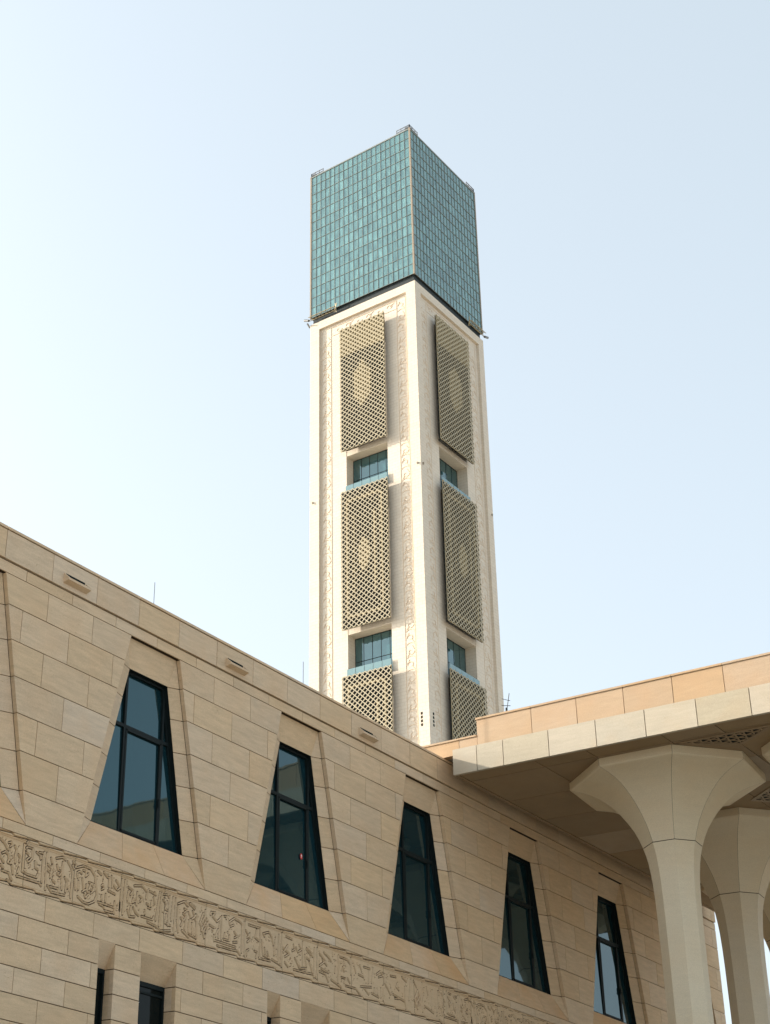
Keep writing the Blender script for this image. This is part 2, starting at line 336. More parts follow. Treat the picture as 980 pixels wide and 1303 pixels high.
# ---------------- carved band: real grooves cut into every panel
STROKES=[[(21.88,9.32),(21.99,9.27),(22.08,9.18),(22.14,9.14)],[(22.13,9.3),(22.2,9.33),(22.23,9.27),(22.18,9.22)],[(21.89,9.06),(21.93,8.93),(22.03,8.84)],[(21.97,9.03),(22.05,9.08),(22.15,9.04),(22.18,8.94),(22.25,8.93),(22.24,8.86),(22.15,8.87),(22.18,8.94)],[(22.32,9.27),(22.38,9.2),(22.35,9.04),(22.37,8.91)],[(22.28,8.83),(22.33,8.66)],[(22.0,8.66),(22.22,8.65),(22.26,8.56),(22.31,8.52)],[(22.6,9.38),(22.6,9.1),(22.6,8.78),(22.75,8.75),(23.05,8.75),(23.08,8.84)],[(22.44,8.64),(23.14,8.65),(23.2,8.6)],[(22.64,9.27),(22.7,9.35),(22.87,9.35),(22.87,9.14),(22.76,9.02),(22.71,9.07),(22.78,9.13)],[(22.68,9.22),(22.74,9.19)],[(22.99,9.3),(23.11,9.25),(23.13,9.18)],[(23.08,9.32),(23.19,9.33)],[(23.24,9.37),(23.2,9.25),(23.21,8.68)],[(23.32,9.37),(23.31,9.08),(23.34,8.55)],[(22.96,9.08),(22.99,8.95),(23.07,8.92)],[(23.35,9.12),(23.55,9.03),(23.48,8.94),(23.34,9.01)],[(23.5,9.13),(23.46,8.85)],[(23.45,9.28),(23.49,9.18)],[(23.4,8.65),(23.53,8.54),(23.8,8.55),(23.95,8.56)],[(23.48,8.65),(23.75,8.66),(23.75,8.58)],[(23.83,9.28),(23.82,8.99),(23.85,8.67)],[(23.61,9.32),(23.82,9.39),(23.9,9.35)],[(23.65,9.17),(23.7,9.07),(23.82,9.07),(23.75,8.95),(23.67,8.98)],[(23.98,9.33),(24.11,9.2),(24.16,9.07),(24.14,8.55)],[(24.15,9.37),(24.26,9.31),(24.19,9.21),(24.14,9.29)],[(22.45,9.11),(22.51,9.05),(22.49,8.96)],[(22.49,8.83),(22.46,8.72)],[(24.26,9.26),(24.49,9.36),(24.73,9.35),(24.89,9.22),(24.93,9.03),(24.99,8.79),(24.92,8.64),(24.73,8.54),(24.54,8.55),(24.37,8.63)],[(24.33,9.05),(24.31,9.16),(24.38,9.21),(24.45,9.17)],[(24.5,9.26),(24.59,9.26),(24.59,9.14),(24.67,9.22)],[(24.51,8.77),(24.62,8.85),(24.69,8.79)],[(24.24,8.98),(24.28,8.77)],[(24.37,8.98),(24.37,8.79)],[(24.48,9.06),(24.55,8.83)],[(24.63,8.96),(24.67,8.8)],[(24.71,9.03),(24.89,9.02),(24.86,8.88),(24.72,8.87),(24.77,9.02),(24.92,8.92),(24.79,8.8)],[(24.58,8.73),(24.62,8.66),(24.71,8.76)],[(24.98,9.35),(25.1,9.3)],[(25.18,9.37),(25.31,9.29),(25.37,9.3),(25.37,9.08)],[(25.13,9.05),(25.17,9.09),(25.21,9.01),(25.14,8.97)],[(25.15,8.83),(25.16,8.72)],[(25.29,8.89),(25.28,8.72)],[(25.36,8.99),(25.59,8.96)],[(25.04,8.66),(25.57,8.65)],[(25.09,8.62),(25.21,8.6),(25.26,8.55)],[(25.6,8.79),(25.59,8.51)],[(25.3,8.51),(25.54,8.52)],[(25.45,9.35),(25.51,9.17),(25.64,9.08)],[(22.7,9.47),(22.63,9.35)],[(24.0,8.81),(24.03,8.74)],[(23.92,8.96),(23.99,8.87),(23.97,8.64)],[(23.54,8.81),(23.62,8.76)],[(21.95,8.77),(22.03,8.72)],[(22.17,8.49),(22.28,8.45)],[(25.48,9.25),(25.48,9.1)],[(25.61,9.28),(25.76,9.16),(25.68,9.08)],[(25.81,9.36),(25.78,8.63)],[(25.92,9.37),(25.88,8.56)],[(26.04,9.23),(26.2,9.18),(26.12,9.07)],[(26.02,8.92),(26.05,9.14)],[(26.24,9.31),(26.51,9.37),(26.7,9.26),(26.67,9.1)],[(26.36,9.18),(26.34,8.88)],[(26.22,9.0),(26.29,8.95),(26.2,8.9),(26.22,9.0)],[(26.44,9.11),(26.53,9.08),(26.47,8.99)],[(26.04,8.69),(26.12,8.56),(26.3,8.59)],[(26.15,8.8),(26.14,8.62)],[(26.24,8.79),(26.33,8.69),(26.43,8.65)],[(26.64,8.82),(26.65,8.73)],[(26.7,8.99),(26.77,8.97)],[(26.54,8.66),(26.93,8.66),(26.97,8.74)],[(26.75,8.91),(26.84,8.9)],[(26.79,9.31),(27.02,9.27),(26.97,9.32)],[(27.16,9.37),(27.04,8.67)],[(27.23,9.37),(27.17,8.57)],[(26.75,8.57),(27.03,8.54),(27.22,8.46),(27.59,8.54)],[(27.28,9.35),(27.44,9.37),(27.49,9.32)],[(27.29,9.21),(27.41,9.11),(27.37,9.01),(27.46,9.0)],[(27.53,9.36),(27.49,8.64)],[(27.42,8.9),(27.39,8.68),(27.58,8.66)],[(27.65,9.36),(27.6,8.79)],[(27.75,9.35),(27.71,8.5)],[(27.83,9.24),(28.06,9.35),(28.16,9.28)],[(28.07,9.17),(28.17,9.16),(28.08,9.08)],[(28.26,9.34),(28.46,9.25)],[(27.95,8.92),(28.04,8.88),(27.96,8.74)],[(28.12,8.9),(28.13,8.65)],[(28.26,8.93),(28.25,8.65)],[(28.38,8.89),(28.4,8.65)],[(28.54,9.12),(28.55,8.59)],[(28.01,8.63),(28.26,8.53)],[(28.3,8.6),(28.55,8.56)],[(28.39,9.18),(28.47,9.07),(28.38,8.99)],[(27.81,8.83),(27.87,8.57)],[(26.87,9.09),(26.86,8.96)],[(26.94,9.19),(26.99,9.05)],[(27.83,9.19),(27.84,8.67)],[(28.01,9.33),(28.15,9.36),(28.21,9.27)],[(28.31,9.36),(28.48,9.29)],[(28.03,9.05),(28.14,9.01),(28.07,8.89),(27.96,8.93)],[(28.24,9.12),(28.31,9.01)],[(28.52,9.13),(28.44,9.04),(28.56,8.96),(28.55,8.64)],[(28.03,8.64),(28.25,8.54)],[(28.13,8.8),(28.11,8.69)],[(28.26,8.83),(28.27,8.62)],[(28.4,8.82),(28.41,8.61)],[(28.87,9.31),(28.85,9.13),(28.7,8.92),(28.85,8.63),(28.97,8.91),(28.85,9.13)],[(28.72,9.06),(28.95,8.87)],[(28.94,9.11),(28.73,8.78)],[(28.79,9.22),(28.99,9.05),(28.81,8.77),(28.67,8.95),(28.79,9.22)],[(29.07,9.25),(29.09,9.32),(29.26,9.34),(29.15,9.23),(29.33,9.13),(29.44,9.22)],[(29.46,9.26),(29.4,8.75)],[(29.52,9.31),(29.52,8.74)],[(29.61,9.33),(29.72,9.35),(29.69,9.28)],[(29.05,8.99),(29.22,8.96)],[(29.23,8.78),(29.24,8.64)],[(29.39,8.96),(29.29,8.76)],[(29.24,8.66),(30.09,8.66)],[(29.6,8.76),(29.83,8.77),(29.83,8.89)],[(29.65,8.91),(29.63,8.8)],[(29.36,8.55),(29.58,8.56),(29.87,8.56),(30.16,8.58),(30.28,8.5)],[(29.84,9.16),(29.81,9.23),(30.01,9.36),(30.24,9.32),(30.33,9.27)],[(29.87,9.13),(29.99,9.19)],[(30.33,9.27),(30.33,8.58)],[(30.42,9.36),(30.42,8.53)],[(30.02,9.02),(30.14,8.94),(30.03,8.88)],[(29.98,8.76),(30.15,8.8)],[(30.49,9.16),(30.67,8.98),(30.55,8.88)],[(30.66,9.12),(30.55,8.99)],[(30.6,9.33),(30.78,9.33),(31.02,9.34)],[(30.93,9.27),(30.87,9.06),(31.03,9.01)],[(31.08,9.35),(31.07,8.59)],[(30.54,8.55),(30.53,8.66),(30.62,8.71)],[(30.85,8.72),(30.97,8.71),(30.92,8.56)],[(31.04,8.58),(31.52,8.6)],[(31.26,9.17),(31.2,9.23),(31.44,9.32),(31.57,9.2),(31.63,9.03)],[(31.14,9.04),(31.21,8.69),(31.46,8.66),(31.39,8.8)],[(31.33,8.71),(31.27,8.88)],[(31.72,9.23),(31.67,8.78)],[(31.87,9.34),(31.85,8.6)],[(31.99,9.4),(31.98,8.55)],[(31.58,8.65),(31.95,8.58)],[(32.03,9.04),(32.31,8.94),(32.13,8.83)],[(32.25,9.15),(32.06,8.93)],[(32.18,9.36),(32.43,9.34)],[(32.5,9.21),(32.56,9.11),(32.44,9.04)],[(32.75,9.26),(32.85,9.16),(32.69,9.06),(32.62,9.16)],[(32.91,9.37),(32.91,8.73)],[(32.56,8.88),(32.76,8.66)],[(32.63,8.82),(32.82,8.67),(33.01,8.71)],[(32.13,8.69),(32.26,8.6)],[(32.51,8.58),(33.01,8.6)],[(33.07,9.21),(33.26,9.1)],[(33.2,8.9),(33.33,8.66)],[(33.01,9.05),(33.07,8.76)],[(33.08,9.24),(33.27,9.17),(33.34,9.07)],[(33.01,9.0),(33.21,8.96)],[(33.05,8.71),(33.08,8.6),(33.34,8.62),(33.47,8.56)],[(33.43,9.31),(33.4,8.55)],[(33.56,9.34),(33.53,8.54)],[(33.66,9.21),(33.92,9.07),(33.66,8.9)],[(33.79,9.08),(33.99,8.97)],[(33.86,9.28),(34.12,9.18),(34.19,9.12)],[(33.66,8.75),(33.92,8.73),(34.05,8.56)],[(33.73,8.84),(34.06,8.79)],[(34.53,9.34),(34.52,8.61)],[(34.59,9.32),(34.93,9.31),(35.07,9.22)],[(35.1,9.38),(35.1,8.95)],[(34.39,9.01),(34.35,8.85)],[(34.73,9.07),(34.79,8.97)],[(34.66,8.79),(34.86,8.79),(34.79,8.66)],[(34.96,8.81),(35.06,8.71)],[(34.19,8.63),(34.65,8.52)],[(34.86,8.6),(35.33,8.61),(35.54,8.49)],[(35.27,9.18),(35.34,9.04)],[(35.55,9.27),(35.62,9.13)],[(35.73,9.27),(36.04,9.27)],[(35.48,9.02),(35.72,8.99)],[(35.58,8.71),(36.1,8.79)],[(35.97,9.23),(35.96,8.88)],[(36.19,9.32),(36.1,8.91)],[(36.24,8.78),(36.24,8.66)],[(36.38,8.8),(36.38,8.65)],[(36.56,8.84),(36.56,8.6)],[(36.1,8.63),(36.45,8.58)],[(36.36,9.19),(36.54,9.3),(36.68,9.21),(36.46,9.13)],[(36.76,9.27),(36.75,9.03),(37.03,8.76)],[(36.67,8.93),(36.66,8.54)],[(35.75,8.69),(35.95,8.57)],[(37.05,9.28),(37.34,9.3)],[(37.41,9.15),(37.33,9.02),(37.47,8.96)],[(37.17,8.79),(37.76,8.7),(37.82,8.51)],[(37.24,8.7),(37.46,8.72)],[(37.64,9.35),(37.86,9.27)],[(37.77,9.1),(37.76,8.74)],[(38.09,9.36),(37.98,8.78)],[(38.45,9.14),(38.25,8.82),(38.42,8.61),(38.59,8.88),(38.45,9.14)],[(38.33,8.96),(38.55,8.76)],[(38.56,9.0),(38.32,8.72)],[(38.24,9.35),(38.38,9.21)],[(38.69,9.39),(38.69,8.58)],[(38.92,9.31),(38.99,9.12)],[(38.81,8.76),(39.27,8.64)],[(39.23,9.28),(39.16,8.74)],[(39.54,9.3),(39.46,8.71)]]

FZ0, FZ1 = 8.385, 9.555
def make_relief():
    segs = []
    def seg(a, b, w_, d): segs.append((a[0], a[1], b[0], b[1], w_, d))
    for s in STROKES:
        for a, b in zip(s[:-1], s[1:]): seg(a, b, -1.0, 0.0)
    rnd = random.Random(3)
    xs = 39.5
    src = [s for s in STROKES if 22.0 < s[0][0] < 39.0]
    for sh in (17.4, 34.8):
        for s in src:
            for a, b in zip(s[:-1], s[1:]): seg((a[0] + sh, a[1]), (b[0] + sh, b[1]), -1.0, 0.0)
    for s in src:
        for a, b in zip(s[:-1], s[1:]): seg((a[0] - 17.4, a[1]), (b[0] - 17.4, b[1]), -1.0, 0.0)
    # small curls and leaflets between the letters
    for i in range(1500):
        cx_ = rnd.uniform(XL, XR); cz_ = rnd.uniform(8.58, 9.36); rr_ = rnd.uniform(.022, .065); a0 = rnd.uniform(0, 6.28); sp = rnd.choice((-1, 1)); n_ = rnd.choice((3, 4, 6))
        pp = [(cx_ + rr_ * (1 - .10 * i_) * math.cos(a0 + sp * i_ * .8), cz_ + rr_ * (1 - .10 * i_) * math.sin(a0 + sp * i_ * .8)) for i_ in range(n_)]
        for a, b in zip(pp[:-1], pp[1:]): seg(a, b, 0.008, 0.022)
    # strap border
    x = 22.20 - 0.79 * 20
    while x < XR:
        for zt, sg in ((9.545, 1), (8.395, -1)):
            h1 = zt - 0.0 * sg; h2 = zt - 0.055 * sg; h3 = zt - 0.10 * sg
            hi, lo = (h1, h2) if sg > 0 else (h2, h1)
            seg((x + 0.06, zt - 0.060), (x + 0.79, zt - 0.010), 0.013, 0.050) if sg > 0 else seg((x + 0.06, zt + 0.010), (x + 0.79, zt + 0.060), 0.013, 0.050)
            seg((x, zt - 0.010 if sg > 0 else zt + 0.060), (x + 0.06, zt - 0.060 if sg > 0 else zt + 0.010), 0.014, 0.055)
            seg((x, zt - 0.090 * sg), (x + 0.79, zt - 0.090 * sg), 0.010, 0.030)
        x += 0.79
    return np.array(segs)
SEG = make_relief()
def relief_panel(a, b, fine):
    st = 0.0085 if fine else 0.025
    nx = int((b - a) / st) + 1; nz = int((FZ1 - FZ0) / st) + 1
    X = np.linspace(a + G * .6, b - G * .6, nx); Z = np.linspace(FZ0 + 0.001, FZ1 - G * .5, nz)
    GX, GZ_ = np.meshgrid(X, Z); H = np.zeros_like(GX)
    inner = (GZ_ > 8.50) & (GZ_ < 9.43); H[inner] += 0.022
    S = SEG[(np.maximum(SEG[:, 0], SEG[:, 2]) > a - .1) & (np.minimum(SEG[:, 0], SEG[:, 2]) < b + .1)]
    C = np.zeros_like(GX); D = np.full_like(GX, 9.0)
    for x0, z0, x1, z1, w_, d in S:
        ia, ib = np.searchsorted(X, [min(x0, x1) - 0.06, max(x0, x1) + 0.06]); ja, jb = np.searchsorted(Z, [min(z0, z1) - 0.06, max(z0, z1) + 0.06])
        if ib <= ia or jb <= ja: continue
        gx = GX[ja:jb, ia:ib]; gz = GZ_[ja:jb, ia:ib]
        dx, dz = x1 - x0, z1 - z0; L2 = dx * dx + dz * dz + 1e-9
        t = np.clip(((gx - x0) * dx + (gz - z0) * dz) / L2, 0, 1)
        ds = np.hypot(gx - x0 - t * dx, gz - z0 - t * dz)
        if w_ < 0:
            D[ja:jb, ia:ib] = np.minimum(D[ja:jb, ia:ib], ds); continue
        C[ja:jb, ia:ib] = np.maximum(C[ja:jb, ia:ib], d * np.clip(1.6 - ds / w_, 0, 1))
    C[(D < 0.055) & (GZ_ > 8.52) & (GZ_ < 9.41)] = 0
    H = H + C
    gr = (D > 0.012) & (D < 0.034); H[gr] = np.maximum(H[gr], 0.056); H[D <= 0.012] = 0.003
    V = np.stack([GX, FY - 0.004 + H, GZ_], -1).reshape(-1, 3)
    idx = np.arange(nx * nz).reshape(nz, nx)
    F = np.stack([idx[:-1, :-1], idx[:-1, 1:], idx[1:, 1:], idx[1:, :-1]], -1).reshape(-1, 4)
    c = (V.min(0) + V.max(0)) / 2
    me = bpy.data.meshes.new('carved_panel'); me.vertices.add(len(V)); me.vertices.foreach_set('co', (V - c).ravel())
    me.loops.add(F.size); me.loops.foreach_set('vertex_index', F.ravel()); me.polygons.add(len(F)); me.polygons.foreach_set('loop_start', np.arange(0, F.size, 4))
    me.update(calc_edges=True); me.validate(); me.materials.append(M['relief'])
    me.polygons.foreach_set('use_smooth', np.ones(len(F), bool))
    o = bpy.data.objects.new('carved_panel', me); link(o, bld, Vector(c) - wloc(bld))
    return o
xj = [XL] + [q for q in np.arange(22.65 - 1.56 * 9, XR - .2, 1.56) if q > XL + .2] + [XR]
for a, b in zip(xj[:-1], xj[1:]): relief_panel(a, b, 20 < b < 43)

# ---------------- windows with splayed stone surrounds
def window(k):
    c = CEN + k * PITCH
    D0, D1 = 0.12, 0.27                       # depth of the splay's outer and inner edge
    zt, zb = 14.76, 10.565
    wl = lambda z: c - 0.64 - 1.01 * (zt - z) / (zt - zb)
    wr = lambda z: c + 0.82 + 0.85 * (zt - z) / (zt - zb)
    near = k >= -1 and k <= 5
    # lintel stone
    mb = MB(); ol, orr = outl(k, 15.495)
    mb.ext([(ol + .004, FY + D0, 15.495), (orr - .004, FY + D0, 15.495), (wr(zt) + .004, FY + D1, zt + G), (wl(zt) - .004, FY + D1, zt + G)], (0, 0.12, 0.03))
    mb.build('lintel_stone', M['wall'], bld)
    # jamb stones row by row
    for z0, z1, par in ROWS:
        for side in (0, 1):
            sg = -1 if side == 0 else 1
            o0 = outl(k, z0)[side] - sg * .018; o1 = outl(k, z1)[side] - sg * .018
            f = wl if side == 0 else wr
            mb = MB(); e = 0.004 * sg
            if z1 > 15: # top triangle beside the lintel
                P = [(f(zt), FY + D1, z0 + G), (o0, FY + D0, z0 + G), (o1 + e * 2, FY + D0, 15.47)]
            elif z0 < 10: # bottom triangle beside the sill
                o0 = outl(k, 9.81)[side]
                P = [(f(zb), FY + D1, z1 - G), (o1, FY + D0, z1 - G), (o0, FY + 0.004, 9.83)]
            else:
                P = [(f(z0), FY + D1, z0 + G), (o0, FY + D0, z0 + G), (o1, FY + D0, z1 - G), (f(z1), FY + D1, z1 - G)]
            mb.ext(P, (sg * 0.05, 0.14, 0)); mb.build('jamb_stone', M['wall'], bld)
            # thin stone lip of the surround, running down behind the glass line
    # sill stones
    ol, orr = outl(k, 9.805); n3 = 3
    for i in range(n3):
        t0, t1 = i / n3, (i + 1) / n3
        bx0 = ol + (orr - ol) * t0 + .006; bx1 = ol + (orr - ol) * t1 - .006
        tx0 = wl(zb) + (wr(zb) - wl(zb)) * t0 + .006; tx1 = wl(zb) + (wr(zb) - wl(zb)) * t1 - .006
        mb = MB(); mb.ext([(bx0, FY + 0.002, 9.81), (bx1, FY + 0.002, 9.81), (tx1, FY + D1, zb - G), (tx0, FY + D1, zb - G)], (0, 0.15, -0.02))
        mb.build('sill_stone', M['sill'], bld)
    # window: metal frame with panes as its pieces
    YG = FY + 0.44
    fr = MB(); W = 0.06
    def q(x, z, y=YG): return (x, y, z)
    # lining from stone to glass (returns)
    T = 0.02
    fr.ext([(wl(zb), FY + D1 + .01, zb), (wl(zb), YG + .1, zb), (wl(zt), YG + .1, zt), (wl(zt), FY + D1 + .01, zt)], (-T, 0, 0))
    fr.ext([(wr(zb), FY + D1 + .01, zb), (wr(zb), YG + .1, zb), (wr(zt), YG + .1, zt), (wr(zt), FY + D1 + .01, zt)], (T, 0, 0))
    fr.ext([(wl(zt), FY + D1 + .01, zt), (wr(zt), FY + D1 + .01, zt), (wr(zt), YG + .1, zt), (wl(zt), YG + .1, zt)], (0, 0, T))
    fr.ext([(wl(zb), FY + D1 + .01, zb), (wr(zb), FY + D1 + .01, zb), (wr(zb), YG + .1, zb), (wl(zb), YG + .1, zb)], (0, 0, -T))
    # face frame
    def fbar(a, b, w_, d=0.09, y=YG - 0.04): fr.bar((a[0], y, a[1]), (b[0], y, b[1]), w_, (0, 1, 0), d)
    fbar((wl(zb) + W * .5, zb), (wl(zt) + W * .5, zt), W); fbar((wr(zb) - W * .5, zb), (wr(zt) - W * .5, zt), W)
    fbar((wl(zt), zt - W * .5), (wr(zt), zt - W * .5), W, y=YG - 0.043); fbar((wl(zb), zb + W * .55), (wr(zb), zb + W * .55), W * 1.1, y=YG - 0.046)
    xm0, xm1 = c - 0.55, c + 0.86; zm = 13.30
    fbar((xm0, zb), (xm0, zt), 0.075, y=YG - 0.050); fbar((xm1, zb), (xm1, zt), 0.075, y=YG - 0.050)
    fbar((wl(zm), zm), (wr(zm), zm), 0.085, y=YG - 0.047)
    # opening casement in the middle below
    cs = 0.055
    for a, b in (((xm0 + .065, zb + .09), (xm0 + .065, zm - .07)), ((xm1 - .065, zb + .09), (xm1 - .065, zm - .07)), ((xm0 + .04, zm - .075), (xm1 - .04, zm - .075)), ((xm0 + .04, zb + .10), (xm1 - .04, zb + .10))):
        fbar(a, b, cs, y=YG - 0.060)
    wo = fr.build('window', M['frame'], bld)
    def pane(P):
        mb = MB(); tl = 0.0145 + random.uniform(-.0006, .0006); mb.ext([(x, YG + (z - zb) * tl - .030, z) for x, z in P], (0, 0.012, 0)); mb.build('pane', M['glass'], wo)
    pane([(xm0 + .02, zm), (xm1 - .02, zm), (xm1 - .02, zt), (xm0 + .02, zt)])
    pane([(xm0 + .02, zb), (xm1 - .02, zb), (xm1 - .02, zm - .02), (xm0 + .02, zm - .02)])
    pane([(wl(zm), zm), (xm0 - .02, zm), (xm0 - .02, zt), (wl(zt), zt)]) if wl(zt) < xm0 - .03 else None
    pane([(wl(zb), zb), (xm0 - .02, zb), (xm0 - .02, zm - .02), (wl(zm), zm - .02)])
    pane([(xm1 + .02, zb), (wr(zb), zb), (wr(zm), zm - .02), (xm1 + .02, zm - .02)])
    pane([(xm1 + .02, zm), (wr(zm), zm), (xm1 + .03, zt - .2), (xm1 + .02, zt - .2)])
    h = MB(); h.box(xm1 - .075, xm1 - .055, YG - .09, YG - .062, 11.55, 11.78); h.box(xm1 - .075, xm1 - .055, YG - .11, YG - .09, 11.60, 11.63)
    h.build('handle', M['frame'], wo)
    if k == 1:
        s = MB(); n = 14
        s.ext([(xm1 - .30 + .055 * math.cos(2 * math.pi * i / n), YG - .045, 11.83 + .085 * math.sin(2 * math.pi * i / n)) for i in range(n)], (0, .003, 0))
        s.build('sticker', M['red'], wo)
        s = MB(); s.box(xm1 - .31, xm1 - .29, YG - .050, YG - .048, 11.79, 11.85); s.add([(xm1 - .33, YG - .049, 11.84), (xm1 - .27, YG - .049, 11.84), (xm1 - .30, YG - .049, 11.89)], [(0, 1, 2)])
        s.build('sticker_arrow', M['white'], wo)
for k in KS: window(k)

# drain spouts in the parapet
for k in range(-1, 3):
    x = 23.45 + k * PITCH; y = FY - 0.045
    mb = MB()
    mb.ext([(x - .40, y + .02, 16.215), (x - .40, y - 0.17, 16.045), (x - .40, y - 0.17, 15.985), (x - .40, y + .02, 15.925)], (0.05, 0, 0))
    mb.ext([(x + .35, y + .02, 16.215), (x + .35, y - 0.17, 16.045), (x + .35, y - 0.17, 15.985), (x + .35, y + .02, 15.925)], (0.05, 0, 0))
    mb.ext([(x - .35, y + .02, 16.0), (x - .35, y - 0.168, 16.043), (x - .35, y - 0.168, 15.987), (x - .35, y + .02, 15.927)], (0.70, 0, 0))
    sp = mb.build('drain_spout', M['wall'], bld)
    mb = MB(); mb.box(x - .33, x + .33, y - 0.004, y + .02, 16.06, 16.21); mb.build('painted_spout_slot', M['void'], sp)  # dark block on the face, painted for the shade in the slot
# building body and roof
bd = MB(); bd.box(XL + .02, XR - 0.02, FY + 0.75, FY + 14, GZ, 15.9)
bd.build('body', M['roof'], bld)
ew = MB(); ew.box(XR - 0.015, XR + 0.1, FY + 0.2, FY + 14, GZ, 16.54); ew.build('end_wall', M['wall'], bld)
ew = MB(); ew.box(XL - 0.1, XL - 0.002, FY + 0.0, FY + 14, GZ, 16.54); ew.build('end_wall', M['wall'], bld)

# ================================================================== CANOPY
CX, CY1, CY0, CXF = 39.73, 23.33, 9.30, 59.7
ZS, ZF = 15.83, 16.635
can = empty('stone_canopy', (CX, CY1, GZ), label='flat stone-clad canopy roof on flared columns, joining the window wall', category='canopy')
core = MB(); core.box(CX + .06, CXF - .06, CY0 + .06, CY1 - .06, ZS + .05, ZF - .02); core.build('canopy_core', M['joint'], can)
fj = [23.33, 22.50, 21.60] + [21.60 - 1.503 * i for i in range(1, 9)] + [9.30]
for a, b in zip(fj[:-1], fj[1:]):
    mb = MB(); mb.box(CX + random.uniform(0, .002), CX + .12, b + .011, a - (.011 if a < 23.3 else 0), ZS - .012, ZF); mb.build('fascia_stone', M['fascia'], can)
for i in range(13):
    a = CX + .125 + i * 1.53; b = min(a + 1.53, CXF)
    mb = MB(); mb.box(a + G, b - G, CY1 - .12, CY1, ZS - .012, ZF); mb.build('side_stone', M['soffit'], can)  # darker soffit colour than the fascia, painting in the gap's shade
for i in range(10):
    a = CY1 - .125 - i * 1.3775; b = a - 1.3775
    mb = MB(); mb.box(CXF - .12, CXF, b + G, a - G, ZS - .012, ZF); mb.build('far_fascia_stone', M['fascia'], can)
for i in range(13):
    a = CX + .125 + i * 1.49; b = a + 1.49
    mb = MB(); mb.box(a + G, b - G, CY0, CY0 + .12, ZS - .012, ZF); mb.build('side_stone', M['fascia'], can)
# upper parapet, set back from the fascia and running on over the building's roof
PX = CX + 0.5; pj = [22.73] + [20.85 + .02] + [20.85 - 1.5 * i for i in range(1, 27)]
pj = [22.73, 20.86] + [20.86 - 1.488 * i for i in range(1, 8)] + [9.9]
for a, b in zip(pj[:-1], pj[1:]):
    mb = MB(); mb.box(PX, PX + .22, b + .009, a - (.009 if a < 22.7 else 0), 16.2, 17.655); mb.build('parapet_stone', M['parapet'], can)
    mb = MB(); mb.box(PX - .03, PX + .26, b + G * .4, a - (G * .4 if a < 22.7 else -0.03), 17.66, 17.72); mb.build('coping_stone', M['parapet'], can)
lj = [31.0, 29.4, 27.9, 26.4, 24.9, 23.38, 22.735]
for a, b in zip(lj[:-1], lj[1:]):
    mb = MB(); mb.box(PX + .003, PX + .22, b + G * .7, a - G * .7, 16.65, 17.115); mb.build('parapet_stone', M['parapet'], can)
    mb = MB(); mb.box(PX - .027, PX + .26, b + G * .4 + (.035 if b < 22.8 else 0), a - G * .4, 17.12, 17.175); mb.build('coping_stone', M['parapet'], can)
mb = MB(); mb.box(PX + .3, CXF - 1, CY0 + .6, 22.54, ZF, ZF + .12); mb.build('roof_deck', M['roof'], can)
mb = MB(); mb.box(PX + .30, CXF - .3, 22.55, 31.0, 16.665, 16.80); mb.build('linking_roof_deck', M['roof'], can)
# soffit panels
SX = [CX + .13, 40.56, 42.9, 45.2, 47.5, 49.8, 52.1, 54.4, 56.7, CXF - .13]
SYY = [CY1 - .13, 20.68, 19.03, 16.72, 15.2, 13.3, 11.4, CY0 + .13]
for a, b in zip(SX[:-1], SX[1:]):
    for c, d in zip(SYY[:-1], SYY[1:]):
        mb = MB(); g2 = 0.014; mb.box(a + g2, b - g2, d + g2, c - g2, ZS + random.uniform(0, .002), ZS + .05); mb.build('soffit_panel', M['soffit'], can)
# triangular and diamond lattice panels between the capitals, over dark sheets painting shaded openings
SH = 0.11
def lattice(P, name='lattice_panel'):
    P = [Vector((x, y, ZS)) for x, y in P]; c = sum(P, Vector()) / len(P)
    back = MB(); back.ext([p + Vector((0, 0, -.004)) for p in P], (0, 0, .003)); o = back.build(name, M['void'], can)
    b = MB()
    n = len(P)
    for i in range(n): b.bar(P[i] + Vector((0, 0, -.03)), P[(i + 1) % n] + Vector((0, 0, -.03)), 0.10, (0, 0, 1), .024)
    # star pattern: three families of bars clipped to the polygon
    def clip(a, d):
        t0, t1 = -99, 99
        for i in range(n):
            e = P[(i + 1) % n] - P[i]; nn = Vector((-e.y, e.x, 0)); 
            if nn.dot(c - P[i]) < 0: nn = -nn
            q = nn.dot(a - P[i]); w_ = nn.dot(d)
            if abs(w_) < 1e-9:
                if q < 0: return None
            elif w_ > 0: t0 = max(t0, -q / w_)
            else: t1 = min(t1, -q / w_)
        return (a + d * t0, a + d * t1) if t1 - t0 > .08 else None
    for ang in (10, 70, 130):
        d = Vector((math.cos(R(ang)), math.sin(R(ang)), 0)); nn = Vector((-d.y, d.x, 0))
        for k in range(-12, 13):
            r = clip(c + nn * (k * 0.24 + 0.05), d)
            if r: b.bar(r[0] + Vector((0, 0, -.024 - ang * 2e-5)), r[1] + Vector((0, 0, -.024 - ang * 2e-5)), 0.045, (0, 0, 1), .018)
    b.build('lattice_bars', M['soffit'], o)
CXS = [43.42, 49.80, 56.17]; CYS = [18.22 - 5.93 * i for i in range(7)]
def ccen(i, j): return CXS[i], CYS[j] + SH * (CXS[i] - CXS[0])
for j in range(1):
    x, y = ccen(0, j)
    lattice([(x - 2.72, y - 1.55), (x - 2.72, y - 4.35), (x - 1.75, y - 3.02)])
    for i in range(2):
        x, y = ccen(i, j)
        lattice([(x + 3.19, y - 1.35), (x + 1.9, y - 2.75), (x + 3.25, y - 4.1), (x + 4.5, y - 2.7)])

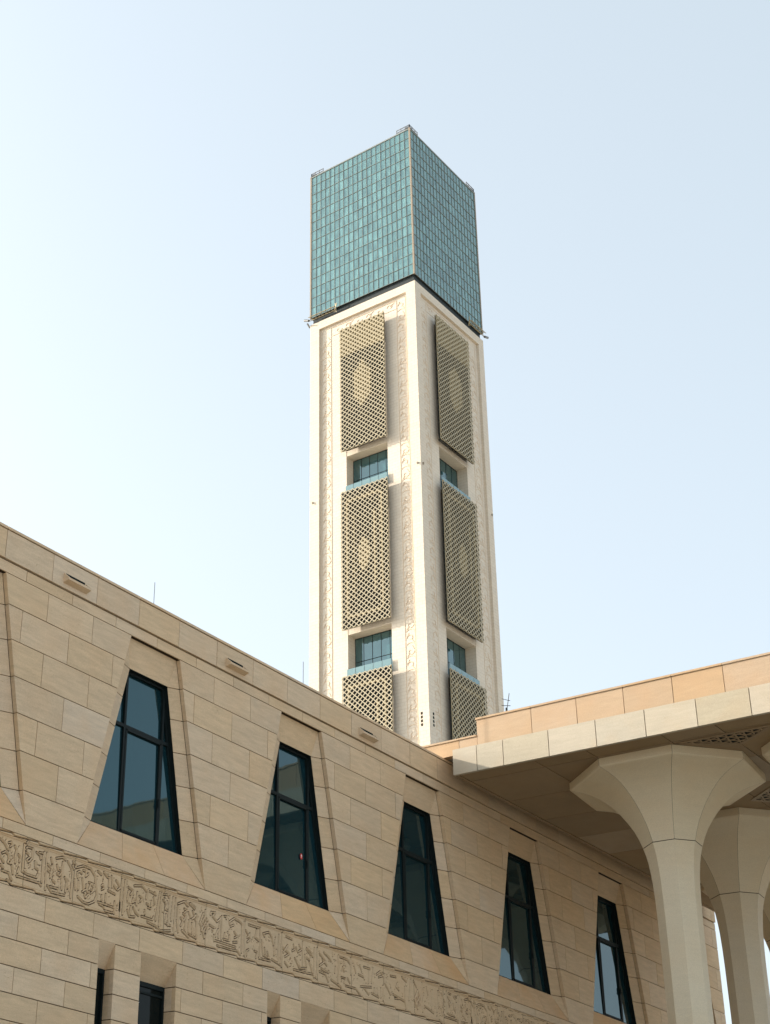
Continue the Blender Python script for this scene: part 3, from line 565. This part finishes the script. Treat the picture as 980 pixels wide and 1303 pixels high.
# flared columns
def octo(cx, cy, a, z, sh):
    b = a * 0.41421
    L = [(a, b), (b, a), (-b, a), (-a, b), (-a, -b), (-b, -a), (b, -a), (a, -b)]
    return [Vector((cx + x, cy + y + sh * x, z)) for x, y in L]
PROF = [(2.70, 15.826), (2.70, 15.60), (2.60, 15.565), (2.36, 15.50), (2.10, 15.395), (1.84, 15.245), (1.58, 15.02), (1.34, 14.75), (1.16, 14.49), (1.00, 14.22), (0.895, 13.97), (0.805, 13.705)]
SHAFT = [(0.80, 13.685), (0.735, 13.45), (0.69, 13.20), (0.655, 12.9), (0.630, 12.6), (0.608, 12.1), (0.595, 11.5), (0.585, 10.0), (0.585, GZ + .5)]
def column(i, j, label, **tags):
    cx, cy = ccen(i, j)
    root = empty('flared_column', (cx, cy, GZ), label=label, category='column', **tags)
    rings = [octo(cx, cy, a, z, SH) for a, z in PROF]
    for f in range(8):     # eight cast stone shells make the capital
        V = []; F = []
        for r in rings:
            p, q = r[f], r[(f + 1) % 8]; t = (q - p).normalized() * 0.004
            V += [p + t, q - t]
        for s in range(len(rings) - 1): F.append((2 * s, 2 * s + 1, 2 * s + 3, 2 * s + 2))
        o = mk('capital_shell', V, F, M['column'], root)
        o.data.polygons.foreach_set('use_smooth', [i > 0 for i in range(len(F))])
    inner = MB()
    rg = [octo(cx, cy, a - .02, z, SH) for a, z in PROF]
    V = [p for r in rg for p in r]; F = [(8 * s + k, 8 * s + (k + 1) % 8, 8 * s + 8 + (k + 1) % 8, 8 * s + 8 + k) for s in range(len(rg) - 1) for k in range(8)]
    F.append(tuple(range(len(V) - 8, len(V)))); mk('capital_core', V, F, M['joint'], root)
    rg = [octo(cx, cy, a, z, SH) for a, z in SHAFT]
    V = [p for r in rg for p in r]; F = [(8 * s + k, 8 * s + (k + 1) % 8, 8 * s + 8 + (k + 1) % 8, 8 * s + 8 + k) for s in range(len(rg) - 1) for k in range(8)]
    F.append(tuple(range(8)))
    mk('shaft', V, F, M['column'], root)
    b = MB(); b.ext(octo(cx, cy, 0.80, GZ, SH), (0, 0, .45)); b.build('base', M['column'], root)
    return root
column(0, 0, 'pale flared stone column nearest us, at the front edge of the canopy')
column(1, 0, 'second flared column, just behind and right of the front one, in deep shade')
column(2, 0, 'farthest flared column of the row by the wall, mostly hidden behind the second')
for j in range(1, 2):
    for i in range(3):
        lab = ('flared column at the right edge, only the corner of its capital showing beside the front column',
               'flared column of the outer row beyond the right edge, middle of three',
               'flared column of the outer row beyond the right edge, farthest of three')[i]
        column(i, j, lab)

# ================================================================== THE TOWER
TX0, TX1, TY0, TY1 = 220.0, 246.9, 133.5, 159.45
tw = empty('minaret_tower', (TX0, TY0, GZ), label='very tall square pale stone minaret tower with teal glass lantern and lattice screens', category='tower')
ZT = 193.78
OY0, OY1 = 141.2, 150.9          # opening on the left face
OX0, OX1 = 227.8, 238.4          # opening on the right face
SCR = [(159.0, 188.5), (119.9, 149.65), (80.6, 110.4), (41.3, 71.1)]
r = 0.55; dp = 3.2
sh = MB()
sh.box(TX0 + r, TX0 + dp, TY0 + r, OY0, GZ, ZT - .2); sh.box(TX0 + r, TX0 + dp, OY1, TY1 - r, GZ, ZT - .2)
sh.box(TX0 + dp, OX0, TY0 + r, TY0 + dp, GZ, ZT - .2); sh.box(OX1, TX1 - r, TY0 + r, TY0 + dp, GZ, ZT - .2)
sh.box(TX0 + dp, TX1 - r, TY0 + dp, TY1 - r, GZ, ZT - .2)
top = SCR[0][1]
sh.box(TX0 + r, TX0 + dp, OY0, OY1, top - .3, ZT - .2); sh.box(OX0, OX1, TY0 + r, TY0 + dp, top - .3, ZT - .2)
sh.box(TX0 + r, TX0 + dp, OY0, OY1, GZ, 41); sh.box(OX0, OX1, TY0 + r, TY0 + dp, GZ, 41)
for z0, z1 in SCR:
    sh.box(TX0 + .6, TX0 + dp, OY0, OY1, z0 - .5, z0 + .7); sh.box(OX0, OX1, TY0 + .6, TY0 + dp, z0 - .5, z0 + .7)
    sh.box(TX0 + .6, TX0 + dp, OY0, OY1, z1 - .9, z1 - .31); sh.box(OX0, OX1, TY0 + .6, TY0 + dp, z1 - .9, z1 - .31)
sh.build('shaft', M['tower'], tw)
fr = MB()
fr.box(TX0, 222.1, TY0, 135.7, GZ, ZT); fr.box(TX0, 222.3, 157.2, TY1, GZ, ZT); fr.box(244.9, TX1, TY0, 135.7, GZ, ZT)
fr.box(TX1 - 2, TX1, TY1 - 2.2, TY1, GZ, ZT)
fr.box(TX0 + .002, TX0 + .7, 135.7, 157.2, 191.85, ZT - .002); fr.box(222.1, 244.9, TY0 + .002, TY0 + .7, 191.85, ZT - .002)
fr.build('corner_frame', M['tower'], tw)
# carved scroll bands on the recessed fields
def scroll(L0, L1, z0, z1, face, mbr, horiz=False):
    wdt = L1 - L0; cy_ = (L0 + L1) / 2; rr = wdt * 0.36
    def P(u, z, dd=0.0):
        return (TX0 + r - 0.07 - dd, u, z) if face == 0 else (u, TY0 + r - 0.05 - dd, z)
    nrm = (1, 0, 0) if face == 0 else (0, 1, 0)
    def bar(a, b, w_): mbr.bar(P(*a), P(*b), w_ * .55, nrm, 0.07)
    if not horiz:
        for u in (L0 + .08, L1 - .08): bar((u, z0), (u, z1), .13)
        step = wdt * 1.15; z = z0; s = 1; kk = 0
        while z + step < z1:
            pts = []
            for i in range(9):
                t = i / 8; a = math.pi * (1.5 * t) + (0 if s > 0 else math.pi); q = rr * (1 - .72 * t)
                pts.append((cy_ + s * 0.0 + q * math.cos(a), z + step / 2 + q * math.sin(a)))
            for a, b in zip(pts[:-1], pts[1:]): bar(a, b, .17)
            pts = [(cy_ + s * rr * math.cos(math.pi * i / 5), z + rr * .5 * math.sin(math.pi * i / 5)) for i in range(6)]
            for a, b in zip(pts[:-1], pts[1:]): bar(a, b, .14)
            bar((cy_ - s * rr * .9, z + step * .15), (cy_ - s * rr * .3, z + step * .4), .22)
            bar((cy_ + s * rr * .9, z + step * .6), (cy_ + s * rr * .4, z + step * .9), .22)
            z += step; s = -s
    else:
        for zz in (z0 + .08, z1 - .08): bar((L0, zz), (L1, zz), .13)
        h = z1 - z0; cz = (z0 + z1) / 2; step = h * 1.15; u = L0; s = 1; rr = h * .36
        while u + step < L1:
            pts = []
            for i in range(9):
                t = i / 8; a = math.pi * (1.5 * t) + (0 if s > 0 else math.pi); q = rr * (1 - .72 * t)
                pts.append((u + step / 2 + q * math.cos(a), cz + q * math.sin(a)))
            for a, b in zip(pts[:-1], pts[1:]): bar(a, b, .17)
            bar((u + step * .1, cz + s * rr), (u + step * .5, cz + s * rr * .2), .2)
            u += step; s = -s
for face, bands in ((0, [(154.4, 156.9), (136.1, 138.4)]), (1, [(222.4, 224.9), (241.3, 244.0)])):
    for a, b in bands:
        s = MB(); s.__class__ = MB; scroll(a, b, 40, 191.2, face, s); s.build('carved_band', M['towercarve'], tw, kind='stuff')
    a, b = (138.6, 154.2) if face == 0 else (225.1, 241.1)
    s = MB(); scroll(a, b, 189.0, 191.2, face, s, True); s.build('carved_band', M['towercarve'], tw, kind='stuff')
# lattice screens
def screen(face, z0, z1, idx):
    A0, A1 = (140.5, 151.35) if face == 0 else (226.3, 238.9)
    fro = 1.0
    def P(u, z, d): return (TX0 - fro + d, u, z) if face == 0 else (u, TY0 - fro + d, z)
    nrm = (1, 0, 0) if face == 0 else (0, 1, 0)
    s = MB()
    def cbar(mb, a, b, w_, d0, dd): mb.bar(P(a[0], a[1], d0), P(b[0], b[1], d0), w_, nrm, dd)
    H = z1 - z0; W_ = A1 - A0
    def lat(mb, X0, X1, Y0, Y1, cw, ch, w_, d0, dd, inside=None):
        sl_ = ch / cw
        for sg in (1, -1):
            k = -400
            c0 = (Y0 - sg * sl_ * X0)
            lo = min(Y0 - sg * sl_ * x for x in (X0, X1)); hi = max(Y1 - sg * sl_ * x for x in (X0, X1))
            c = lo + ch * 0.5
            base = z0 - sg * sl_ * A0
            c = base + math.ceil((lo - base) / ch) * ch
            while c < hi:
                xa, xb = X0, X1
                ya, yb = sg * sl_ * xa + c, sg * sl_ * xb + c
                # clip in z
                def xz(z): return (z - c) / (sg * sl_)
                L = sorted([xz(Y0), xz(Y1)]); xa = max(X0, L[0]); xb = min(X1, L[1])
                if xb - xa > .1:
                    if inside is None: cbar(mb, (xa, sg * sl_ * xa + c), (xb, sg * sl_ * xb + c), w_, d0 + (.004 if sg > 0 else 0), dd)
                    else:
                        st = None; n = 60
                        for i in range(n + 1):
                            x = xa + (xb - xa) * i / n; ins = inside(x, sg * sl_ * x + c)
                            if ins and st is None: st = x
                            if (not ins or i == n) and st is not None:
                                if x - st > .15: cbar(mb, (st, sg * sl_ * st + c), (x, sg * sl_ * x + c), w_, d0 + (.004 if sg > 0 else 0), dd)
                                st = None
                c += ch
    ch = H / 28.0
    lat(s, A0, A1, z0, z1, 1.14 if face == 0 else 1.2, ch, .165, 0, .13)
    for u in (A0 + .06, A1 - .06): cbar(s, (u, z0), (u, z1), .10, .15, .12)
    for z in (z0 + .06, z1 - .06): cbar(s, (A0 + .13, z), (A1 - .13, z), .10, .155, .12)
    o = s.build('lattice_screen', M['screen'], tw)
    # denser ornament layer behind
    b = MB(); uc = (A0 + A1) / 2
    if idx == 0:
        ell = lambda x, z: max(abs(x - uc) / (W_ * .19), abs(x - uc) / (W_ * .38) + abs(z - (z0 + H * .49)) / (H * .19)) < 1
        head = lambda x, z: z > z0 + H * .77
        ins = lambda x, z: ell(x, z) or head(x, z)
    else:
        ins = lambda x, z: ((x - uc) / (W_ * .12)) ** 2 + ((z - (z0 + H * .5)) / (H * .12)) ** 2 < 1 or abs(abs(x - uc) - W_ * .36) < .3 and abs(z - z0 - H / 2) < H * .42 or abs(abs(z - z0 - H / 2) - H * .42) < .35 and abs(x - uc) < W_ * .36 or abs(abs(x - uc) - W_ * .22) < .22 and abs(z - z0 - H / 2) < H * .3
    lat(b, A0 + .1, A1 - .1, z0 + .1, z1 - .1, 1.14 if face == 0 else 1.2, ch, .43, .05, .07, ins)
    b.build('ornament_layer', M['screen_gold'], o, kind='stuff')
    # dark sheet behind, its colour standing in for the hollow's shade
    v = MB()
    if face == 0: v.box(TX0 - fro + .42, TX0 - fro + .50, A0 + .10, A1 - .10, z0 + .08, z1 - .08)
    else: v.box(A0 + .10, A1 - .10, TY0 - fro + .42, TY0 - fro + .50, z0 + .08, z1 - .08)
    v.build('painted_void_panel', M['void'], o)
for f in (0, 1):
    for i, (a, b) in enumerate(SCR): screen(f, a, b, i)
# sky lobbies between the screens
for (z0, z1), (zn0, zn1) in zip(SCR[:-1], SCR[1:]):
    za, zb = zn1 - .31, z0 - .5
    for face in (0, 1):
        A0, A1 = (OY0, OY1) if face == 0 else (OX0, OX1)
        def bx(mb, u0, u1, d0, d1, q0, q1):
            if face == 0: mb.box(TX0 + d0, TX0 + d1, u0, u1, q0, q1)
            else: mb.box(u0, u1, TY0 + d0, TY0 + d1, q0, q1)
        gl = MB(); n = 5; w_ = (A1 - A0) / n
        fr = MB()
        for i in range(n + 1):
            u = A0 + i * w_; bx(fr, max(A0, u - .04), min(A1, u + .04), 2.88, 2.98, za, zb)
        for q in (za + .1, za + 4.4, zb - .1): bx(fr, A0, A1, 2.87, 2.97, q - .05, q + .05)
        fo = fr.build('lobby_window', M['frame'], tw)
        for i in range(n):
            p = MB(); bx(p, A0 + i * w_ + .07, A0 + (i + 1) * w_ - .07, 2.93 + random.uniform(-.004, .004), 2.96, za + .1, zb - .1); p.build('pane', M['towerglass'], fo)
        nb = 5; wb = (A1 - A0) / nb
        for i in range(nb):
            p = MB(); bx(p, A0 + i * wb + .05, A0 + (i + 1) * wb - .05, .12, .16, za + .05, za + 2.1); p.build('balustrade_pane', M['balglass'], tw)
        p = MB()
        for i in range(nb + 1): u = A0 + i * wb; bx(p, max(A0, u - .035), min(A1, u + .035), .17, .22, za, za + 2.1)
        p.build('balustrade_post', M['steel'], tw)
# dark recessed band and glass lantern
mb = MB(); mb.box(TX0 + .45, TX1 - .45, TY0 + .45, TY1 - .45, ZT - .25, 196.0); mb.build('dark_band', M['darkband'], tw)
LX0, LX1, LY0, LY1, LZ0, LZ1 = 219.95, 246.95, 133.45, 159.6, 195.5, 234.3
mb = MB(); mb.box(LX0 + .4, LX1 - .4, LY0 + .4, LY1 - .4, LZ0 + .02, LZ1 - .5); mb.build('lantern_core', M['darkband'], tw)
def curtain(face):
    nc, nr = 21, 26
    V = []; F = []; tone = []
    A0, A1 = (LY0 + .35, LY1 - .35) if face in (0, 2) else (LX0 + .35, LX1 - .35)
    cw = (A1 - A0) / nc; rh = (LZ1 - LZ0) / 15
    rnd = random.Random(face + 11); mu = MB()
    base = {0: LX0, 1: LY0, 2: LX1, 3: LY1}[face]; sg = 1 if face in (0, 1) else -1
    def P(u, d, z): return (base + sg * d, u, z) if face in (0, 2) else (u, base + sg * d, z)
    z = LZ0 + .1
    rows = []
    for i in range(15): rows += [(z, z + rh * .30), (z + rh * .30, z + rh)] if False else [(z, z + rh * .985)]; z += rh * .995
    colt = [rnd.gauss(0, .10) for _ in range(nc)]
    for ri, (q0, q1) in enumerate(rows):
        for c in range(nc):
            u0, u1 = A0 + c * cw + .04, A0 + (c + 1) * cw - .04; b = len(V)
            t1, t2, t3 = (rnd.uniform(-.012, .012) for _ in range(3))
            V += [P(u0, .16 + t1, q0), P(u1, .16 + t2, q0), P(u1, .16 + t2 + t3, q1), P(u0, .16 + t1 + t3, q1)]
            F.append((b, b + 1, b + 2, b + 3))
            x = rnd.random(); lightp = 0.10 + 0.32 * (1 - abs(ri - 6) / 10)
            tv = 0.35 + rnd.gauss(0, .08) + colt[c] + (rnd.uniform(.25, .6) if x < lightp else 0)
            tone.append(max(0, min(1, tv)))
    o = mk('lantern_panes', V, F, M['curtain'], tw, kind='stuff')
    at = o.data.attributes.new('tone', 'FLOAT', 'FACE'); at.data.foreach_set('value', tone)
    def B(u0, u1, d0, d1, q0, q1):
        if face in (0, 2): x = sorted([base + sg * d0, base + sg * d1]); mu.box(x[0], x[1], u0, u1, q0, q1)
        else: y = sorted([base + sg * d0, base + sg * d1]); mu.box(u0, u1, y[0], y[1], q0, q1)
    for c in range(nc + 1): u = A0 + c * cw; B(u - .028, u + .028, .05, .175, LZ0 + .05, LZ1 - .1)
    for q0, q1 in rows: B(A0, A1, .06, .195, q0 - .032, q0 + .032)
    B(A0, A1, .03, .24, LZ1 - .35, LZ1 - .06); mu.build('lantern_mullions', M['mullion'], tw, kind='stuff')
for f in range(4): curtain(f)
for x, y in ((LX0, LY0), (LX0, LY1), (LX1, LY0), (LX1, LY1)):
    sx = 1 if x == LX0 else -1; sy = 1 if y == LY0 else -1
    mb = MB(); xs = sorted([x, x + sx * .34]); ys = sorted([y, y + sy * .34]); mb.box(xs[0], xs[1], ys[0], ys[1], LZ0 - .02, LZ1 + .05)
    mb.build('corner_trim', M['trim'], tw)
mb = MB(); mb.box(LX0 + .25, LX1 - .25, LY0 + .25, LY1 - .25, LZ1 - .3, LZ1 - .02); mb.build('lantern_roof', M['roof'], tw)
# rooftop cleaning-cradle tracks at the corners
for x, y, sx, sy in ((LX0, LY0, 1, 1), (LX0, LY1, 1, -1), (LX1, LY0, -1, 1)):
    mb = MB()
    for d in (0, 1):
        L = 3.2
        for h in (.35, .95):
            a = Vector((x + sx * .2, y + sy * .2, LZ1 + h)); b = a + (Vector((sx * L, 0, 0)) if d else Vector((0, sy * L, 0)))
            mb.tube([a, b], .09, 4)
        for t in (0, .33, .66, 1):
            a = Vector((x + sx * .2, y + sy * .2, LZ1)) + (Vector((sx * L * t, 0, 0)) if d else Vector((0, sy * L * t, 0)))
            mb.tube([a, a + Vector((0, 0, 1.05))], .09, 4)
    mb.box(min(x + sx * .3, x + sx * 1.2), max(x + sx * .3, x + sx * 1.2), min(y + sy * .3, y + sy * 1.2), max(y + sy * .3, y + sy * 1.2), LZ1, LZ1 + .8)
    mb.build('roof_rail', M['steel'], tw)
# suspended track truss in the dark band, with rollers at the corners
def truss(face, u0, u1):
    mb = MB()
    def P(u, d, z): return Vector((LX0 - d, u, z)) if face == 0 else Vector((u, LY0 - d, z))
    n = 8
    for d, z in ((.35, 194.6), (.35, 195.6), (.9, 195.2)): mb.tube([P(u0, d, z), P(u1, d, z)], .07, 4)
    for i in range(n):
        a = u0 + (u1 - u0) * i / n; b = u0 + (u1 - u0) * (i + 1) / n
        mb.tube([P(a, .35, 194.6), P((a + b) / 2, .35, 195.6), P(b, .35, 194.6)], .05, 4)
        mb.tube([P(a, .35, 195.6), P((a + b) / 2, .9, 195.2), P(b, .35, 195.6)], .045, 4)
    e = u0 if abs(u0 - (160 if face == 0 else 247)) > 3 else u1
    mb.tube([P(e, .2, 194.1), P(e, .5, 196.2)], .09, 5); mb.tube([P(e + .5, .2, 194.3), P(e - .5, .7, 196.0)], .08, 5)
    mb.build('track_truss', M['gold'], tw)
truss(0, 152.6, 159.4); truss(1, 240.6, 246.6)
mb = MB(); mb.tube([(LX0 - .5, LY1 - .1, 194.7), (LX0 - .5, LY1 + 1.0, 195.2)], .28, 8); mb.tube([(LX0 - .7, LY1 + .1, 193.9), (LX0 + .6, LY1 + .4, 193.7)], .18, 8); mb.build('track_roller', M['steel'], tw)
mb = MB(); mb.tube([(LX1 - .3, LY0 - .5, 194.5), (LX1 + 1.1, LY0 - .5, 195.0)], .26, 8); mb.build('track_roller', M['steel'], tw)
# small fittings
for P in ((TX0 - .12, 134.2, 151.0), (220.7, TY0 - .12, 151.0), (TX0 - .12, 158.7, 150.2), (246.4, TY0 - .12, 151.1)):
    mb = MB(); x, y, z = P; mb.box(x - .12, x + .12, y - .12, y + .12, z - .15, z + .15); mb.tube([(x, y, z), (x - .08, y - .08, z - .35)], .09, 6); mb.build('marker_lamp', M['trim'], tw)
for face in (0, 1):
    for i in range(4):
        mb = MB(); z = 97.7 + i * .72
        if face == 0: mb.box(TX0 - .02, TX0 + .1, 134.85, 135.25, z, z + .5)
        else: mb.box(221.15, 221.6, TY0 - .02, TY0 + .1, z, z + .5)
        mb.build('vent_slot', M['void'] if face else M['joint'], tw)

# ================================================================== rods and mast
def rod(x, y, zb, zt, label, rr=.012):
    mb = MB(); mb.tube([(x, y, zb), (x, y, zt - .3), (x, y, zt)], rr, 6); mb.box(x - .06, x + .06, y - .06, y + .06, zb, zb + .05)
    return mb.build('lightning_rod', M['steel'], None, label=label, category='lightning rod')
rod(30.75, 28.0, 15.9, 20.15, 'thin lightning rod on the roof behind the wall, far left against the sky')
rod(38.30, 28.0, 15.9, 20.22, 'thin lightning rod on the roof just left of the tower')
ma = MB(); x, y = 60.0, 32.32
ma.tube([(x, y, GZ), (x, y, 26.6)], .05, 6)
ma.build('roof_mast', M['darkband'], None, label='slim aerial mast with small cross arms right of the tower foot', category='mast')
mo = bpy.data.objects['roof_mast']
a = MB(); a.tube([(x, y, 26.4), (x + .15, y - .1, 27.35)], .018, 5); a.tube([(x - .25, y + .1, 26.65), (x + .2, y - .1, 26.75)], .016, 5); a.tube([(x - .2, y + .1, 27.0), (x + .2, y - .1, 27.0)], .014, 5)
a.build('aerial_arm', M['darkband'], mo)
